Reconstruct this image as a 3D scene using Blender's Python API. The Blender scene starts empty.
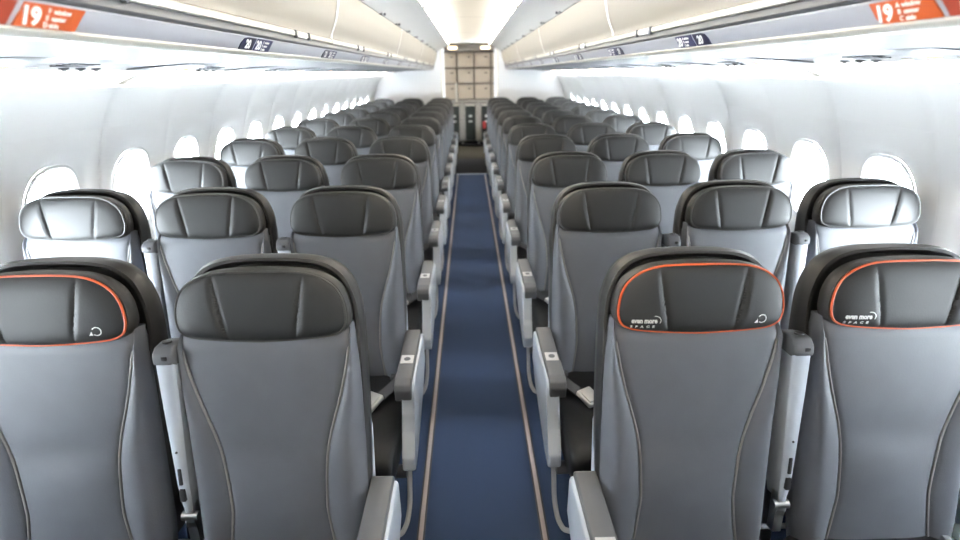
import bpy, bmesh, math, random
from mathutils import Vector, Matrix
random.seed(7)
PI = math.pi
C = bpy.context.scene.collection
S = bpy.context.scene

# ------------------------------------------------------------------ camera
CX, CZ = -0.0241, 1.62
cam_d = bpy.data.cameras.new('camera')
cam = bpy.data.objects.new('camera', cam_d); C.objects.link(cam)
cam_d.sensor_width = 36.0
cam_d.lens = 488.33 / 960 * 36.0
cam_d.clip_start = 0.02
cr = Vector((0.99970085, -0.022362, -0.00990737))
cu = Vector((0.01756342, 0.37443835, 0.92708546))
cf = Vector((0.01702179, 0.92698213, -0.37471909))
M4 = Matrix((cr, cu, -cf)).transposed().to_4x4()
M4.translation = Vector((CX, 0, CZ))
cam.matrix_world = M4
cam_d.dof.use_dof = True
cam_d.dof.focus_distance = 1.42
cam_d.dof.aperture_fstop = 2.0
S.camera = cam

# ------------------------------------------------------------------ world (overcast daylight outside the windows)
W = bpy.data.worlds.new('overcast_sky'); S.world = W
W.use_nodes = True
bg = W.node_tree.nodes['Background']
bg.inputs['Color'].default_value = (0.86, 0.94, 1.0, 1)
WORLD = 42.0
bg.inputs['Strength'].default_value = WORLD

# light levels of the cabin's own lamps
COVE = 20.0       # ceiling cove strips
SIDE = 1.6        # sidewall strips
S.view_settings.view_transform = 'Standard'
S.view_settings.look = 'None'
S.view_settings.gamma = 1.0
S.view_settings.use_curve_mapping = False
S.view_settings.exposure = 1.22
S.cycles.use_denoising = True
S.cycles.max_bounces = 10
S.cycles.diffuse_bounces = 6
S.cycles.glossy_bounces = 4
S.cycles.transparent_max_bounces = 8
S.cycles.sample_clamp_indirect = 8.0
S.cycles.caustics_reflective = False
S.cycles.caustics_refractive = False

# ------------------------------------------------------------------ materials
def srgb(r, g, b):
    def c(v):
        v /= 255.0
        return v / 12.92 if v <= 0.04045 else ((v + 0.055) / 1.055) ** 2.4
    return (c(r), c(g), c(b), 1.0)

def mat(name, col, rough=0.5, metal=0.0, spec=0.5, noise=None, bump=None, emit=None):
    """principled material; noise=(scale, amount) mottles the colour, bump=(scale, strength)."""
    m = bpy.data.materials.new(name); m.use_nodes = True
    nt = m.node_tree; b = nt.nodes['Principled BSDF']
    b.inputs['Base Color'].default_value = col
    b.inputs['Roughness'].default_value = rough
    b.inputs['Metallic'].default_value = metal
    b.inputs['Specular IOR Level'].default_value = spec
    if noise or bump:
        tc = nt.nodes.new('ShaderNodeTexCoord')
    if noise:
        n = nt.nodes.new('ShaderNodeTexNoise'); n.inputs['Scale'].default_value = noise[0]
        n.inputs['Detail'].default_value = 4
        nt.links.new(tc.outputs['Object'], n.inputs['Vector'])
        r = nt.nodes.new('ShaderNodeValToRGB')
        a = noise[1]
        r.color_ramp.elements[0].position = 0.3; r.color_ramp.elements[1].position = 0.7
        r.color_ramp.elements[0].color = tuple(max(0, c * (1 - a)) for c in col[:3]) + (1,)
        r.color_ramp.elements[1].color = tuple(min(1, c * (1 + a)) for c in col[:3]) + (1,)
        nt.links.new(n.outputs['Fac'], r.inputs['Fac'])
        nt.links.new(r.outputs['Color'], b.inputs['Base Color'])
    if bump:
        n2 = nt.nodes.new('ShaderNodeTexNoise'); n2.inputs['Scale'].default_value = bump[0]
        n2.inputs['Detail'].default_value = 5
        nt.links.new(tc.outputs['Object'], n2.inputs['Vector'])
        bp = nt.nodes.new('ShaderNodeBump'); bp.inputs['Strength'].default_value = bump[1]
        bp.inputs['Distance'].default_value = 0.01
        nt.links.new(n2.outputs['Fac'], bp.inputs['Height'])
        nt.links.new(bp.outputs['Normal'], b.inputs['Normal'])
    if emit:
        b.inputs['Emission Color'].default_value = emit[0]
        b.inputs['Emission Strength'].default_value = emit[1]
    return m

WARM = (1.0, 0.86, 0.66, 1)
M = {
 'wall': mat('sidewall_plastic', (0.89, 0.89, 0.88, 1), 0.45, bump=(60, 0.02)),
 'partition': mat('partition_laminate', (0.80, 0.81, 0.83, 1), 0.4),
 'cream': mat('cream_plastic', (0.80, 0.77, 0.69, 1), 0.4),
 'ceil': mat('ceiling_panel', (0.90, 0.88, 0.83, 1), 0.5),
 'ceilside': mat('ceiling_side_panel', (0.52, 0.52, 0.52, 1), 0.4),
 'bin': mat('bin_door_laminate', (0.30, 0.27, 0.225, 1), 0.42, noise=(900, 0.03)),
 'bintrim': mat('bin_trim_cream', (0.60, 0.58, 0.52, 1), 0.35),
 'rail': mat('grey_rail', (0.10, 0.105, 0.115, 1), 0.4),
 'panel': mat('placard_rail_plastic', (0.33, 0.34, 0.38, 1), 0.35),
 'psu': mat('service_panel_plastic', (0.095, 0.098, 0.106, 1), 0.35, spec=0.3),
 'dark': mat('dark_plastic', (0.02, 0.02, 0.022, 1), 0.4),
 'white': mat('white_plastic', (0.82, 0.82, 0.82, 1), 0.35),
 'orange': mat('placard_orange', srgb(176, 80, 36), 0.4),
 'rust': mat('placard_rust', srgb(140, 54, 34), 0.4),
 'navy': mat('placard_navy', srgb(18, 16, 48), 0.4),
 'slate': mat('placard_slate_blue', srgb(46, 46, 84), 0.4),
 'print': mat('white_print', (0.85, 0.85, 0.83, 1), 0.5),
 'leather': mat('grey_leather', (0.093, 0.100, 0.117, 1), 0.56, spec=0.75, noise=(14, 0.05), bump=(260, 0.06)),
 'pad': mat('charcoal_leather', (0.0115, 0.0115, 0.0116, 1), 0.56, spec=0.52, noise=(20, 0.06), bump=(260, 0.05)),
 'rim': mat('taupe_cover_edge', (0.024, 0.023, 0.022, 1), 0.5),
 'pipe': mat('grey_piping', (0.21, 0.205, 0.205, 1), 0.45),
 'pipedark': mat('charcoal_piping', (0.045, 0.044, 0.043, 1), 0.4),
 'pipeor': mat('orange_piping', srgb(200, 84, 36), 0.45),
 'shell': mat('dark_shell_plastic', (0.022, 0.021, 0.020, 1), 0.45),
 'cushion': mat('black_seat_leather', (0.0065, 0.0065, 0.0075, 1), 0.45, spec=0.3, bump=(260, 0.1)),
 'armlight': mat('pale_grey_plastic', (0.42, 0.46, 0.52, 1), 0.4),
 'armcap': mat('mid_grey_armrest', (0.092, 0.096, 0.106, 1), 0.42),
 'armplate': mat('pale_button_plate', (0.50, 0.50, 0.51, 1), 0.4),
 'metal': mat('brushed_metal', (0.62, 0.62, 0.62, 1), 0.3, metal=1.0),
 'belt': mat('grey_webbing', (0.06, 0.06, 0.065, 1), 0.7),
 'buckle': mat('silver_buckle', (0.75, 0.74, 0.72, 1), 0.3, metal=0.6),
 'steel': mat('galley_steel', (0.45, 0.43, 0.40, 1), 0.35, metal=0.7),
 'header': mat('galley_header_grey', (0.20, 0.175, 0.15, 1), 0.5),
 'locker': mat('galley_locker_beige', (0.64, 0.55, 0.44, 1), 0.45),
 'galley': mat('galley_frame_brown', (0.16, 0.125, 0.095, 1), 0.45),
 'trolley': mat('trolley_door_dark', (0.015, 0.02, 0.018, 1), 0.7, spec=0.2),
 'mat': mat('black_floor_mat', (0.012, 0.011, 0.012, 1), 0.9, spec=0.1),
 'tan': mat('tan_galley_floor', (0.032, 0.026, 0.017, 1), 0.95, spec=0.02),
 'strip': mat('path_strip_plastic', (0.40, 0.34, 0.33, 1), 0.45),
 'stripedge': mat('path_strip_edge', (0.035, 0.032, 0.04, 1), 0.5),
 'red': mat('red_tag', (0.45, 0.03, 0.03, 1), 0.4),
 'covelamp': mat('cove_lamp', (0.9, 0.85, 0.75, 1), 0.5, emit=((1.0, 0.93, 0.82, 1), COVE)),
 'sidelamp': mat('sidewall_lamp', (0.9, 0.9, 0.88, 1), 0.5, emit=((1.0, 0.965, 0.90, 1), SIDE)),
 'spot': mat('reading_lamp', (0.9, 0.7, 0.5, 1), 0.5, emit=((1.0, 0.42, 0.13, 1), 1.0)),
 'spotoff': mat('reading_lens', (0.75, 0.72, 0.66, 1), 0.2),
 'galleylamp': mat('galley_lamp', (0.9, 0.8, 0.6, 1), 0.5, emit=((1.0, 0.74, 0.46, 1), 4.0)),
}
def carpet_mat():
    m = bpy.data.materials.new('navy_carpet'); m.use_nodes = True
    nt = m.node_tree; b = nt.nodes['Principled BSDF']
    b.inputs['Roughness'].default_value = 0.9
    b.inputs['Specular IOR Level'].default_value = 0.2
    tc = nt.nodes.new('ShaderNodeTexCoord')
    n = nt.nodes.new('ShaderNodeTexNoise'); n.inputs['Scale'].default_value = 420; n.inputs['Detail'].default_value = 3
    nt.links.new(tc.outputs['Object'], n.inputs['Vector'])
    r = nt.nodes.new('ShaderNodeValToRGB')
    r.color_ramp.elements[0].position = 0.3; r.color_ramp.elements[1].position = 0.75
    r.color_ramp.elements[0].color = (0.016, 0.030, 0.068, 1)
    r.color_ramp.elements[1].color = (0.050, 0.076, 0.150, 1)
    nt.links.new(n.outputs['Fac'], r.inputs['Fac']); nt.links.new(r.outputs['Color'], b.inputs['Base Color'])
    bp = nt.nodes.new('ShaderNodeBump'); bp.inputs['Strength'].default_value = 0.3; bp.inputs['Distance'].default_value = 0.004
    nt.links.new(n.outputs['Fac'], bp.inputs['Height']); nt.links.new(bp.outputs['Normal'], b.inputs['Normal'])
    return m
M['carpet'] = carpet_mat()
def pane_mat():
    m = bpy.data.materials.new('window_acrylic'); m.use_nodes = True
    nt = m.node_tree; nt.nodes.clear()
    o = nt.nodes.new('ShaderNodeOutputMaterial'); mx = nt.nodes.new('ShaderNodeMixShader')
    t = nt.nodes.new('ShaderNodeBsdfTransparent'); g = nt.nodes.new('ShaderNodeBsdfGlossy')
    t.inputs['Color'].default_value = (0.95, 0.97, 0.98, 1); g.inputs['Roughness'].default_value = 0.05
    mx.inputs['Fac'].default_value = 0.05
    nt.links.new(t.outputs[0], mx.inputs[1]); nt.links.new(g.outputs[0], mx.inputs[2]); nt.links.new(mx.outputs[0], o.inputs['Surface'])
    return m
M['pane'] = pane_mat()
def shade_mat():
    m = bpy.data.materials.new('window_shade_plastic'); m.use_nodes = True
    nt = m.node_tree; nt.nodes.clear()
    o = nt.nodes.new('ShaderNodeOutputMaterial'); mx = nt.nodes.new('ShaderNodeMixShader')
    t = nt.nodes.new('ShaderNodeBsdfTranslucent'); g = nt.nodes.new('ShaderNodeBsdfDiffuse')
    t.inputs['Color'].default_value = (0.10, 0.10, 0.108, 1); g.inputs['Color'].default_value = (0.8, 0.8, 0.82, 1)
    mx.inputs['Fac'].default_value = 0.35
    nt.links.new(g.outputs[0], mx.inputs[1]); nt.links.new(t.outputs[0], mx.inputs[2]); nt.links.new(mx.outputs[0], o.inputs['Surface'])
    return m
M['shade'] = shade_mat()

# ------------------------------------------------------------------ geometry helpers
class MB:
    def __init__(s): s.v = []; s.f = []
    def add(s, vs, fs):
        o = len(s.v); s.v += [tuple(p) for p in vs]; s.f += [tuple(i + o for i in q) for q in fs]; return s
    def grid(s, rows, closed_u=False):
        n = len(rows[0]); vs = [p for r in rows for p in r]; fs = []
        for j in range(len(rows) - 1):
            for i in range(n if closed_u else n - 1):
                k = (i + 1) % n
                fs.append((j * n + i, j * n + k, (j + 1) * n + k, (j + 1) * n + i))
        return s.add(vs, fs)
    def rbox(s, c, d, r=0.005, seg=2, rot=None):
        bm = bmesh.new(); bmesh.ops.create_cube(bm, size=1.0)
        for v in bm.verts: v.co = Vector((v.co.x * d[0], v.co.y * d[1], v.co.z * d[2]))
        r = min(r, min(d) * 0.49)
        if r > 1e-5: bmesh.ops.bevel(bm, geom=list(bm.edges), offset=r, segments=seg, profile=0.5, affect='EDGES')
        R = rot if rot is not None else Matrix.Identity(3)
        bm.verts.index_update()
        vs = [Vector(c) + R @ v.co for v in bm.verts]; fs = [[v.index for v in f.verts] for f in bm.faces]
        bm.free(); return s.add(vs, fs)
    def prism(s, poly, lo, hi, put, r=0.0, seg=2):
        """poly of 2D points extruded from lo to hi; put(a, b, h) -> 3D"""
        bm = bmesh.new(); n = len(poly)
        a = [bm.verts.new((p[0], p[1], lo)) for p in poly]; b = [bm.verts.new((p[0], p[1], hi)) for p in poly]
        bm.faces.new(a[::-1]); bm.faces.new(b)
        for i in range(n): bm.faces.new((a[i], a[(i + 1) % n], b[(i + 1) % n], b[i]))
        if r: bmesh.ops.bevel(bm, geom=list(bm.edges), offset=r, segments=seg, profile=0.5, affect='EDGES')
        bm.verts.index_update()
        vs = [put(*v.co) for v in bm.verts]; fs = [[v.index for v in f.verts] for f in bm.faces]
        bm.free(); return s.add(vs, fs)
    def tube(s, pts, r, n=8, closed=False):
        pts = [Vector(p) for p in pts]; m = len(pts); rows = []
        prev = None
        for i, p in enumerate(pts):
            t = (pts[(i + 1) % m] - pts[i - 1]) if closed else (pts[min(i + 1, m - 1)] - pts[max(i - 1, 0)])
            t.normalize()
            if prev is None:
                a = t.cross(Vector((0, 0, 1)))
                if a.length < 1e-3: a = t.cross(Vector((1, 0, 0)))
            else:
                a = prev - t * prev.dot(t)
            a.normalize(); prev = a; b = t.cross(a)
            rows.append([p + (a * math.cos(2 * PI * k / n) + b * math.sin(2 * PI * k / n)) * r for k in range(n)])
        if closed: rows.append(rows[0])
        o = len(s.v); s.grid(rows, True)
        if not closed:
            s.f.append(tuple(o + k for k in range(n))[::-1]); s.f.append(tuple(o + (m - 1) * n + k for k in range(n)))
        return s
    def disc(s, c, nrm, r, h=0.0, n=20):
        c = Vector(c); nrm = Vector(nrm).normalized(); a = nrm.orthogonal().normalized(); b = nrm.cross(a)
        lo = [c + (a * math.cos(2 * PI * k / n) + b * math.sin(2 * PI * k / n)) * r for k in range(n)]
        hi = [p + nrm * h for p in lo]
        fs = [tuple(range(n))[::-1], tuple(range(n, 2 * n))] + [(k, (k + 1) % n, n + (k + 1) % n, n + k) for k in range(n)]
        return s.add(lo + hi, fs)
    def mesh(s, name, m, smooth=True, angle=0.7):
        me = bpy.data.meshes.new(name); me.from_pydata(s.v, [], s.f); me.materials.append(M[m])
        bm = bmesh.new(); bm.from_mesh(me)
        bmesh.ops.remove_doubles(bm, verts=bm.verts, dist=1e-5)
        bmesh.ops.recalc_face_normals(bm, faces=bm.faces)
        for f in bm.faces: f.smooth = smooth
        if smooth:
            for e in bm.edges:
                if len(e.link_faces) == 2 and e.calc_face_angle(0) > angle: e.smooth = False
        bm.to_mesh(me); bm.free(); return me
    def obj(s, name, m, parent=None, smooth=True, angle=0.7):
        return link(name, s.mesh(name, m, smooth, angle), parent)

def link(name, me, parent=None):
    o = bpy.data.objects.new(name, me); C.objects.link(o)
    if parent is not None: o.parent = parent
    return o
def tag(o, label, cat, group=None, kind=None):
    o['label'] = label; o['category'] = cat
    if group: o['group'] = group
    if kind: o['kind'] = kind
    return o
def thing(name, label, cat, loc, group=None):
    o = bpy.data.objects.new(name, None); C.objects.link(o); o.location = loc
    o.empty_display_size = 0.1
    return tag(o, label, cat, group)
def struct(o, label=None):
    o['kind'] = 'structure'
    if label: o['label'] = label
    return o
def catmull(pts, n, closed=False):
    out = []; m = len(pts)
    for i in range(m if closed else m - 1):
        p = [Vector(pts[(i + k) % m]) if closed else Vector(pts[min(max(i + k, 0), m - 1)]) for k in (-1, 0, 1, 2)]
        for j in range(n):
            t = j / n
            out.append(0.5 * ((2 * p[1]) + (p[2] - p[0]) * t + (2 * p[0] - 5 * p[1] + 4 * p[2] - p[3]) * t * t + (3 * p[1] - p[0] - 3 * p[2] + p[3]) * t ** 3))
    if not closed: out.append(Vector(pts[-1]))
    return out
def interp(tab, x):
    if x <= tab[0][0]: return tab[0][1]
    for (a, b), (c, d) in zip(tab, tab[1:]):
        if x <= c:
            t = (x - a) / (c - a); t = t * t * (3 - 2 * t) if False else t
            return b + (d - b) * t
    return tab[-1][1]
def text_mesh(txt, size, align='LEFT', bold=0.0, extrude=0.0004, spacing=1.0):
    cu_ = bpy.data.curves.new('txt', 'FONT'); cu_.body = txt; cu_.size = size; cu_.align_x = align
    cu_.extrude = extrude; cu_.offset = bold; cu_.resolution_u = 3; cu_.space_character = spacing
    o = bpy.data.objects.new('txt', cu_); C.objects.link(o)
    dg = bpy.context.evaluated_depsgraph_get(); dg.update()
    me = bpy.data.meshes.new_from_object(o.evaluated_get(dg))
    vs = [v.co.copy() for v in me.vertices]; fs = [tuple(p.vertices) for p in me.polygons]
    bpy.data.objects.remove(o); bpy.data.curves.remove(cu_); bpy.data.meshes.remove(me)
    return vs, fs

# ================================================================== SETTING
Y0, Y1 = -4.2, 9.62         # cabin shell fore and aft ends
P = 0.8128                  # seat pitch
WSP = 0.533                  # window spacing
WY0 = 2.105                  # centre of the first window the photo shows

# ---- floor
mb = MB(); mb.rbox((0, (Y0 + 8.42) / 2, -0.02), (3.9, 8.42 - Y0, 0.04), 0)
struct(mb.obj('floor', 'carpet', smooth=False), 'navy blue carpet along the aisle')
mb = MB(); mb.rbox((0, 9.24, -0.02), (3.9, 1.64, 0.04), 0)
struct(mb.obj('floor_mat', 'mat', smooth=False), 'black galley mat at the end of the aisle')
mb = MB(); mb.rbox((0, 11.28, -0.02), (3.9, 2.44, 0.04), 0)
struct(mb.obj('floor_galley', 'tan', smooth=False), 'tan floor before the galley')
mb = MB(); mb.rbox((0, 8.42, 0.003), (0.52, 0.05, 0.006), 0.002)
struct(mb.obj('trim_1', 'armlight'), 'pale metal threshold strip across the aisle end')

# ---- sidewalls with window openings
PROF = [(0, 1.70), (0.1, 1.77), (0.3, 1.825), (0.6, 1.85), (0.9, 1.84), (1.1, 1.81), (1.3, 1.745), (1.45, 1.68), (1.54, 1.62), (1.578, 1.585)]
pc = catmull([(x, z, 0) for z, x in PROF], 8)
PT = [(p.y, p.x) for p in pc]
def wall_pt(sd, y, z, out=0.0):
    x = interp(PT, z); dx = (interp(PT, z + 0.01) - interp(PT, z - 0.01)) / 0.02
    l = math.hypot(1, dx)
    return Vector((sd * (x + out / l), y, z - out * dx / l))
WZ, WA, WB = 1.055, 0.122, 0.178       # clear opening half sizes
ZB, ZT = 0.70, 1.40
def sup(a, b, th, e=2.6):
    c, s_ = math.cos(th), math.sin(th)
    return (a * math.copysign(abs(c) ** (2 / e), c), b * math.copysign(abs(s_) ** (2 / e), s_))
OPEN_FROM = 0.75
wins = [WY0 + k * WSP for k in range(-12, 14)]
def edge_out(y):
    k = round((y - WY0) / WSP - 0.5)
    return 0.012 if k % 2 == 0 else 0.006
for sd, nm in ((-1, 'wall_left'), (1, 'wall_right')):
    mb = MB()
    for wy in wins:
        hw = WSP / 2; N = 64; rows = []
        hc, hh = (ZB + ZT) / 2, (ZT - ZB) / 2
        rings = [0.0, 0.06, 0.12, 0.25, 0.45, 0.65, 0.82, 0.93, 1.0]
        for q in rings:
            r = []
            for k in range(N):
                th = 2 * PI * k / N
                ex, ez = sup(WA + 0.035, WB + 0.035, th)
                c, s_ = math.cos(th), math.sin(th)
                # rectangle border point
                t = 1 / max(abs(c), abs(s_)); bx, bz = hw * c * t, hc - WZ + hh * s_ * t
                px, pz = ex + (bx - ex) * q, ez + (bz - ez) * q
                out = 0.020 * max(0, 1 - q / 0.45) ** 2
                if abs(abs(px) - hw) < 1e-4: out += edge_out(wy + px)
                elif q > 0.9 and abs(px) > hw * 0.9: out += 0.004
                r.append(wall_pt(sd, wy + px, WZ + pz, out))
            rows.append(r)
        mb.grid(rows, True)
    ys = []
    for wy in wins: ys += [wy - WSP / 2, wy - WSP / 2 + 0.025, wy, wy + WSP / 2 - 0.025]
    ys.append(wins[-1] + WSP / 2)
    def eo(y, z):
        d = (y - (WY0 - WSP / 2)) / WSP
        return edge_out(y) if abs(d - round(d)) * WSP < 1e-3 else 0.0
    for zs in ([0, 0.05, 0.1, 0.2, 0.3, 0.4, 0.5, 0.6, ZB], [ZT, 1.45, 1.5, 1.54, 1.56, 1.578]):
        mb.grid([[wall_pt(sd, y, z, eo(y, z)) for y in ys] for z in zs])
    ye = wins[-1] + WSP / 2
    mb.grid([[wall_pt(sd, y, z) for y in (ye, 9.66)] for z in [0, .05, .1, .2, .3, .4, .5, .6, .7, .8, .9, 1.0, 1.1, 1.2, 1.3, 1.4, 1.45, 1.5, 1.54, 1.56, 1.578]])
    # top lip turning outwards into the light cove
    mb.grid([[(sd * 1.585, y, 1.578) for y in (Y0, 9.66)], [(sd * 1.592, y, 1.583) for y in (Y0, 9.66)], [(sd * 1.64, y, 1.583) for y in (Y0, 9.66)]])
    struct(mb.obj(nm, 'wall', angle=1.0), 'white curved sidewall panels with oval windows, %s side' % ('left' if sd < 0 else 'right'))
    # outer skin with openings left clear: fuselage skin above and below the windows
wn = 0
for sd in (-1, 1):
    for i, wy in enumerate(wins):
        if wy < -3.9: continue
        wn += 1
        # bezel: funnel from sidewall down to the pane
        mb = MB(); N = 48; rows = []
        for (gx, out) in ((0.035, 0.0195), (0.037, 0.012), (0.031, 0.009), (0.024, 0.014), (0.012, 0.024), (0.003, 0.036), (0.0, 0.046)):
            rows.append([wall_pt(sd, wy + sup(WA + gx, WB + gx, 2 * PI * k / N)[0], WZ + sup(WA + gx, WB + gx, 2 * PI * k / N)[1], out) for k in range(N)])
        mb.grid(rows, True)
        w = struct(mb.obj('window_%d' % wn, 'white', angle=1.2))
        mb = MB(); pts = [wall_pt(sd, wy + sup(WA, WB, 2 * PI * k / N)[0], WZ + sup(WA, WB, 2 * PI * k / N)[1], 0.042) for k in range(N)]
        mb.add(pts, [tuple(range(N))]); mb.obj('pane', 'pane', w, smooth=False)
        # shade pulled a little way down
        drop = 0.055 if (i % 2 == 0) else 0.035
        if wy < OPEN_FROM and i % 2 == 0: drop = 2 * WB - 0.004      # unseen shades behind the camera, drawn to dim the nearest row
        zb_ = WZ + WB - drop
        rows = []
        for z in [WZ + WB - 0.002, WZ + WB - 0.012, WZ + WB - 0.022] + ([WZ + WB - 0.022 - (drop - 0.022) * q_ / 12 for q_ in range(1, 13)] if drop > 0.1 else [zb_]):
            t = max(-1, min(1, (z - WZ) / WB)); hx = WA * (1 - abs(t) ** 2.6) ** (1 / 2.6)
            rows.append([wall_pt(sd, wy + hx * u, z, 0.036) for u in (-1, -.5, 0, .5, 1)])
        mb = MB(); mb.grid(rows)
        t = rows[-1]; mb.tube([t[0], t[2], t[4]], 0.004, 6)
        mb.obj('shade', 'shade', w)

# fuselage skin outside: stops daylight leaking around panel edges
for sd, nm in ((-1, 'wall_skin_left'), (1, 'wall_skin_right')):
    mb = MB()
    for za, zb_ in ((0.0, WZ - WB - 0.03), (WZ + WB + 0.03, 1.72)):
        xs = [(interp(PT, z) if z <= 1.578 else 1.585 - (z - 1.578) * 0.9) + 0.050 for z in (za, (za + zb_) / 2, zb_)]
        mb.grid([[(sd * x, y, z) for y in (Y0, 12.2)] for x, z in zip(xs, (za, (za + zb_) / 2, zb_))])
    for wy in wins[:-1]:
        rows = []
        for z in (WZ - WB - 0.03, WZ, WZ + WB + 0.03):
            rows.append([(sd * (interp(PT, z) + 0.050), y, z) for y in (wy + WA + 0.03, wy + WSP - WA - 0.03)])
        mb.grid(rows)
    z0, z1 = WZ - WB - 0.03, WZ + WB + 0.03
    mb.grid([[(sd * (interp(PT, z) + 0.050), y, z) for y in (Y0, wins[0] - WA - 0.03)] for z in (z0, WZ, z1)])
    mb.grid([[(sd * (interp(PT, z) + 0.050), y, z) for y in (wins[-1] + WA + 0.03, 12.2)] for z in (z0, WZ, z1)])
    struct(mb.obj(nm, 'wall', smooth=False))

# ---- ceiling
mb = MB()
cp = [(0.372, 2.122), (0.35, 2.134), (0.30, 2.144), (0.2, 2.154), (0.1, 2.159), (0, 2.160)]
prof = [(-x, z) for x, z in cp] + [(x, z) for x, z in cp[::-1][1:]]
YC = 9.45
seg = [Y0 + k * (YC - Y0) / 6 for k in range(7)]
mb.grid([[(x, y, z) for y in seg] for x, z in prof])
struct(mb.obj('ceiling', 'ceil'), 'cream central ceiling panel over the aisle')
for k in range(7):
    yj = 2.42 + (k - 2) * 1.3
mb = MB()
for yj in [2.42 + k * 2.13 - 1.0 for k in range(-2, 4)]:
    mb.grid([[(x, y, z - 0.0025) for y in (yj - 0.006, yj + 0.006)] for x, z in prof[1:-1]])
struct(mb.obj('trim_2', 'rail'), 'thin cross joints of the central ceiling panel')
for sd, nm in ((-1, 'ceiling_side_left'), (1, 'ceiling_side_right')):
    mb = MB()
    pp = [(0.372, 2.122), (0.371, 2.085), (0.352, 2.081), (0.347, 2.078), (0.36, 2.071), (0.42, 2.055), (0.49, 2.025), (0.545, 1.988), (0.566, 1.968), (0.585, 1.972)]
    mb.grid([[(sd * x, y, z) for y in (Y0, 9.62)] for x, z in pp])
    struct(mb.obj(nm, 'ceilside'), 'pale grey curved ceiling side panel above the %s bins' % ('left' if sd < 0 else 'right'))
# crown: opaque top over everything
mb = MB()
mb.grid([[(x, y, z) for y in (Y0, 12.2)] for x, z in ((-1.66, 1.70), (-1.3, 2.05), (-0.8, 2.26), (0, 2.32), (0.8, 2.26), (1.3, 2.05), (1.66, 1.70))])
struct(mb.obj('ceiling_crown', 'wall'))
# forward bulkhead behind the camera
mb = MB(); mb.rbox((0, Y0 - 0.02, 1.15), (3.8, 0.04, 2.4), 0)
struct(mb.obj('wall_front', 'wall', smooth=False))

# ---- aft lavatory partitions and end of cabin
for sd, nm in ((-1, 'wall_lavatory_left'), (1, 'wall_lavatory_right')):
    mb = MB()
    poly = [(0.535, 9.62), (1.92, 9.62), (1.92, 10.75), (0.505, 10.75), (0.505, 9.66), (0.512, 9.635)]
    mb.prism([(sd * a, b) for a, b in poly], 0.0, 2.25, lambda a, b, h: (a, b, h))
    struct(mb.obj(nm, 'partition'), 'white lavatory partition closing the %s seats' % ('left' if sd < 0 else 'right'))
    mb = MB(); mb.rbox((sd * 0.512, 9.628, 1.12), (0.03, 0.03, 2.2), 0.012, 3)
    struct(mb.obj('trim_%d' % (3 if sd < 0 else 4), 'cream'), 'cream corner post of the %s lavatory' % ('left' if sd < 0 else 'right'))
    mb = MB(); mb.grid([[(sd * 1.93, y, z) for y in (9.6, 12.25)] for z in (0, 2.3)])
    struct(mb.obj('wall_aft_%s' % ('left' if sd < 0 else 'right'), 'cream', smooth=False))
mb = MB(); mb.rbox((0, 10.9, 2.24), (3.9, 2.9, 0.04), 0)
struct(mb.obj('ceiling_aft', 'ceil', smooth=False), 'cream ceiling over the aft entry')
mb = MB(); mb.rbox((0, 12.7, 1.15), (3.9, 0.06, 2.4), 0)
struct(mb.obj('wall_back', 'galley', smooth=False))

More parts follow.
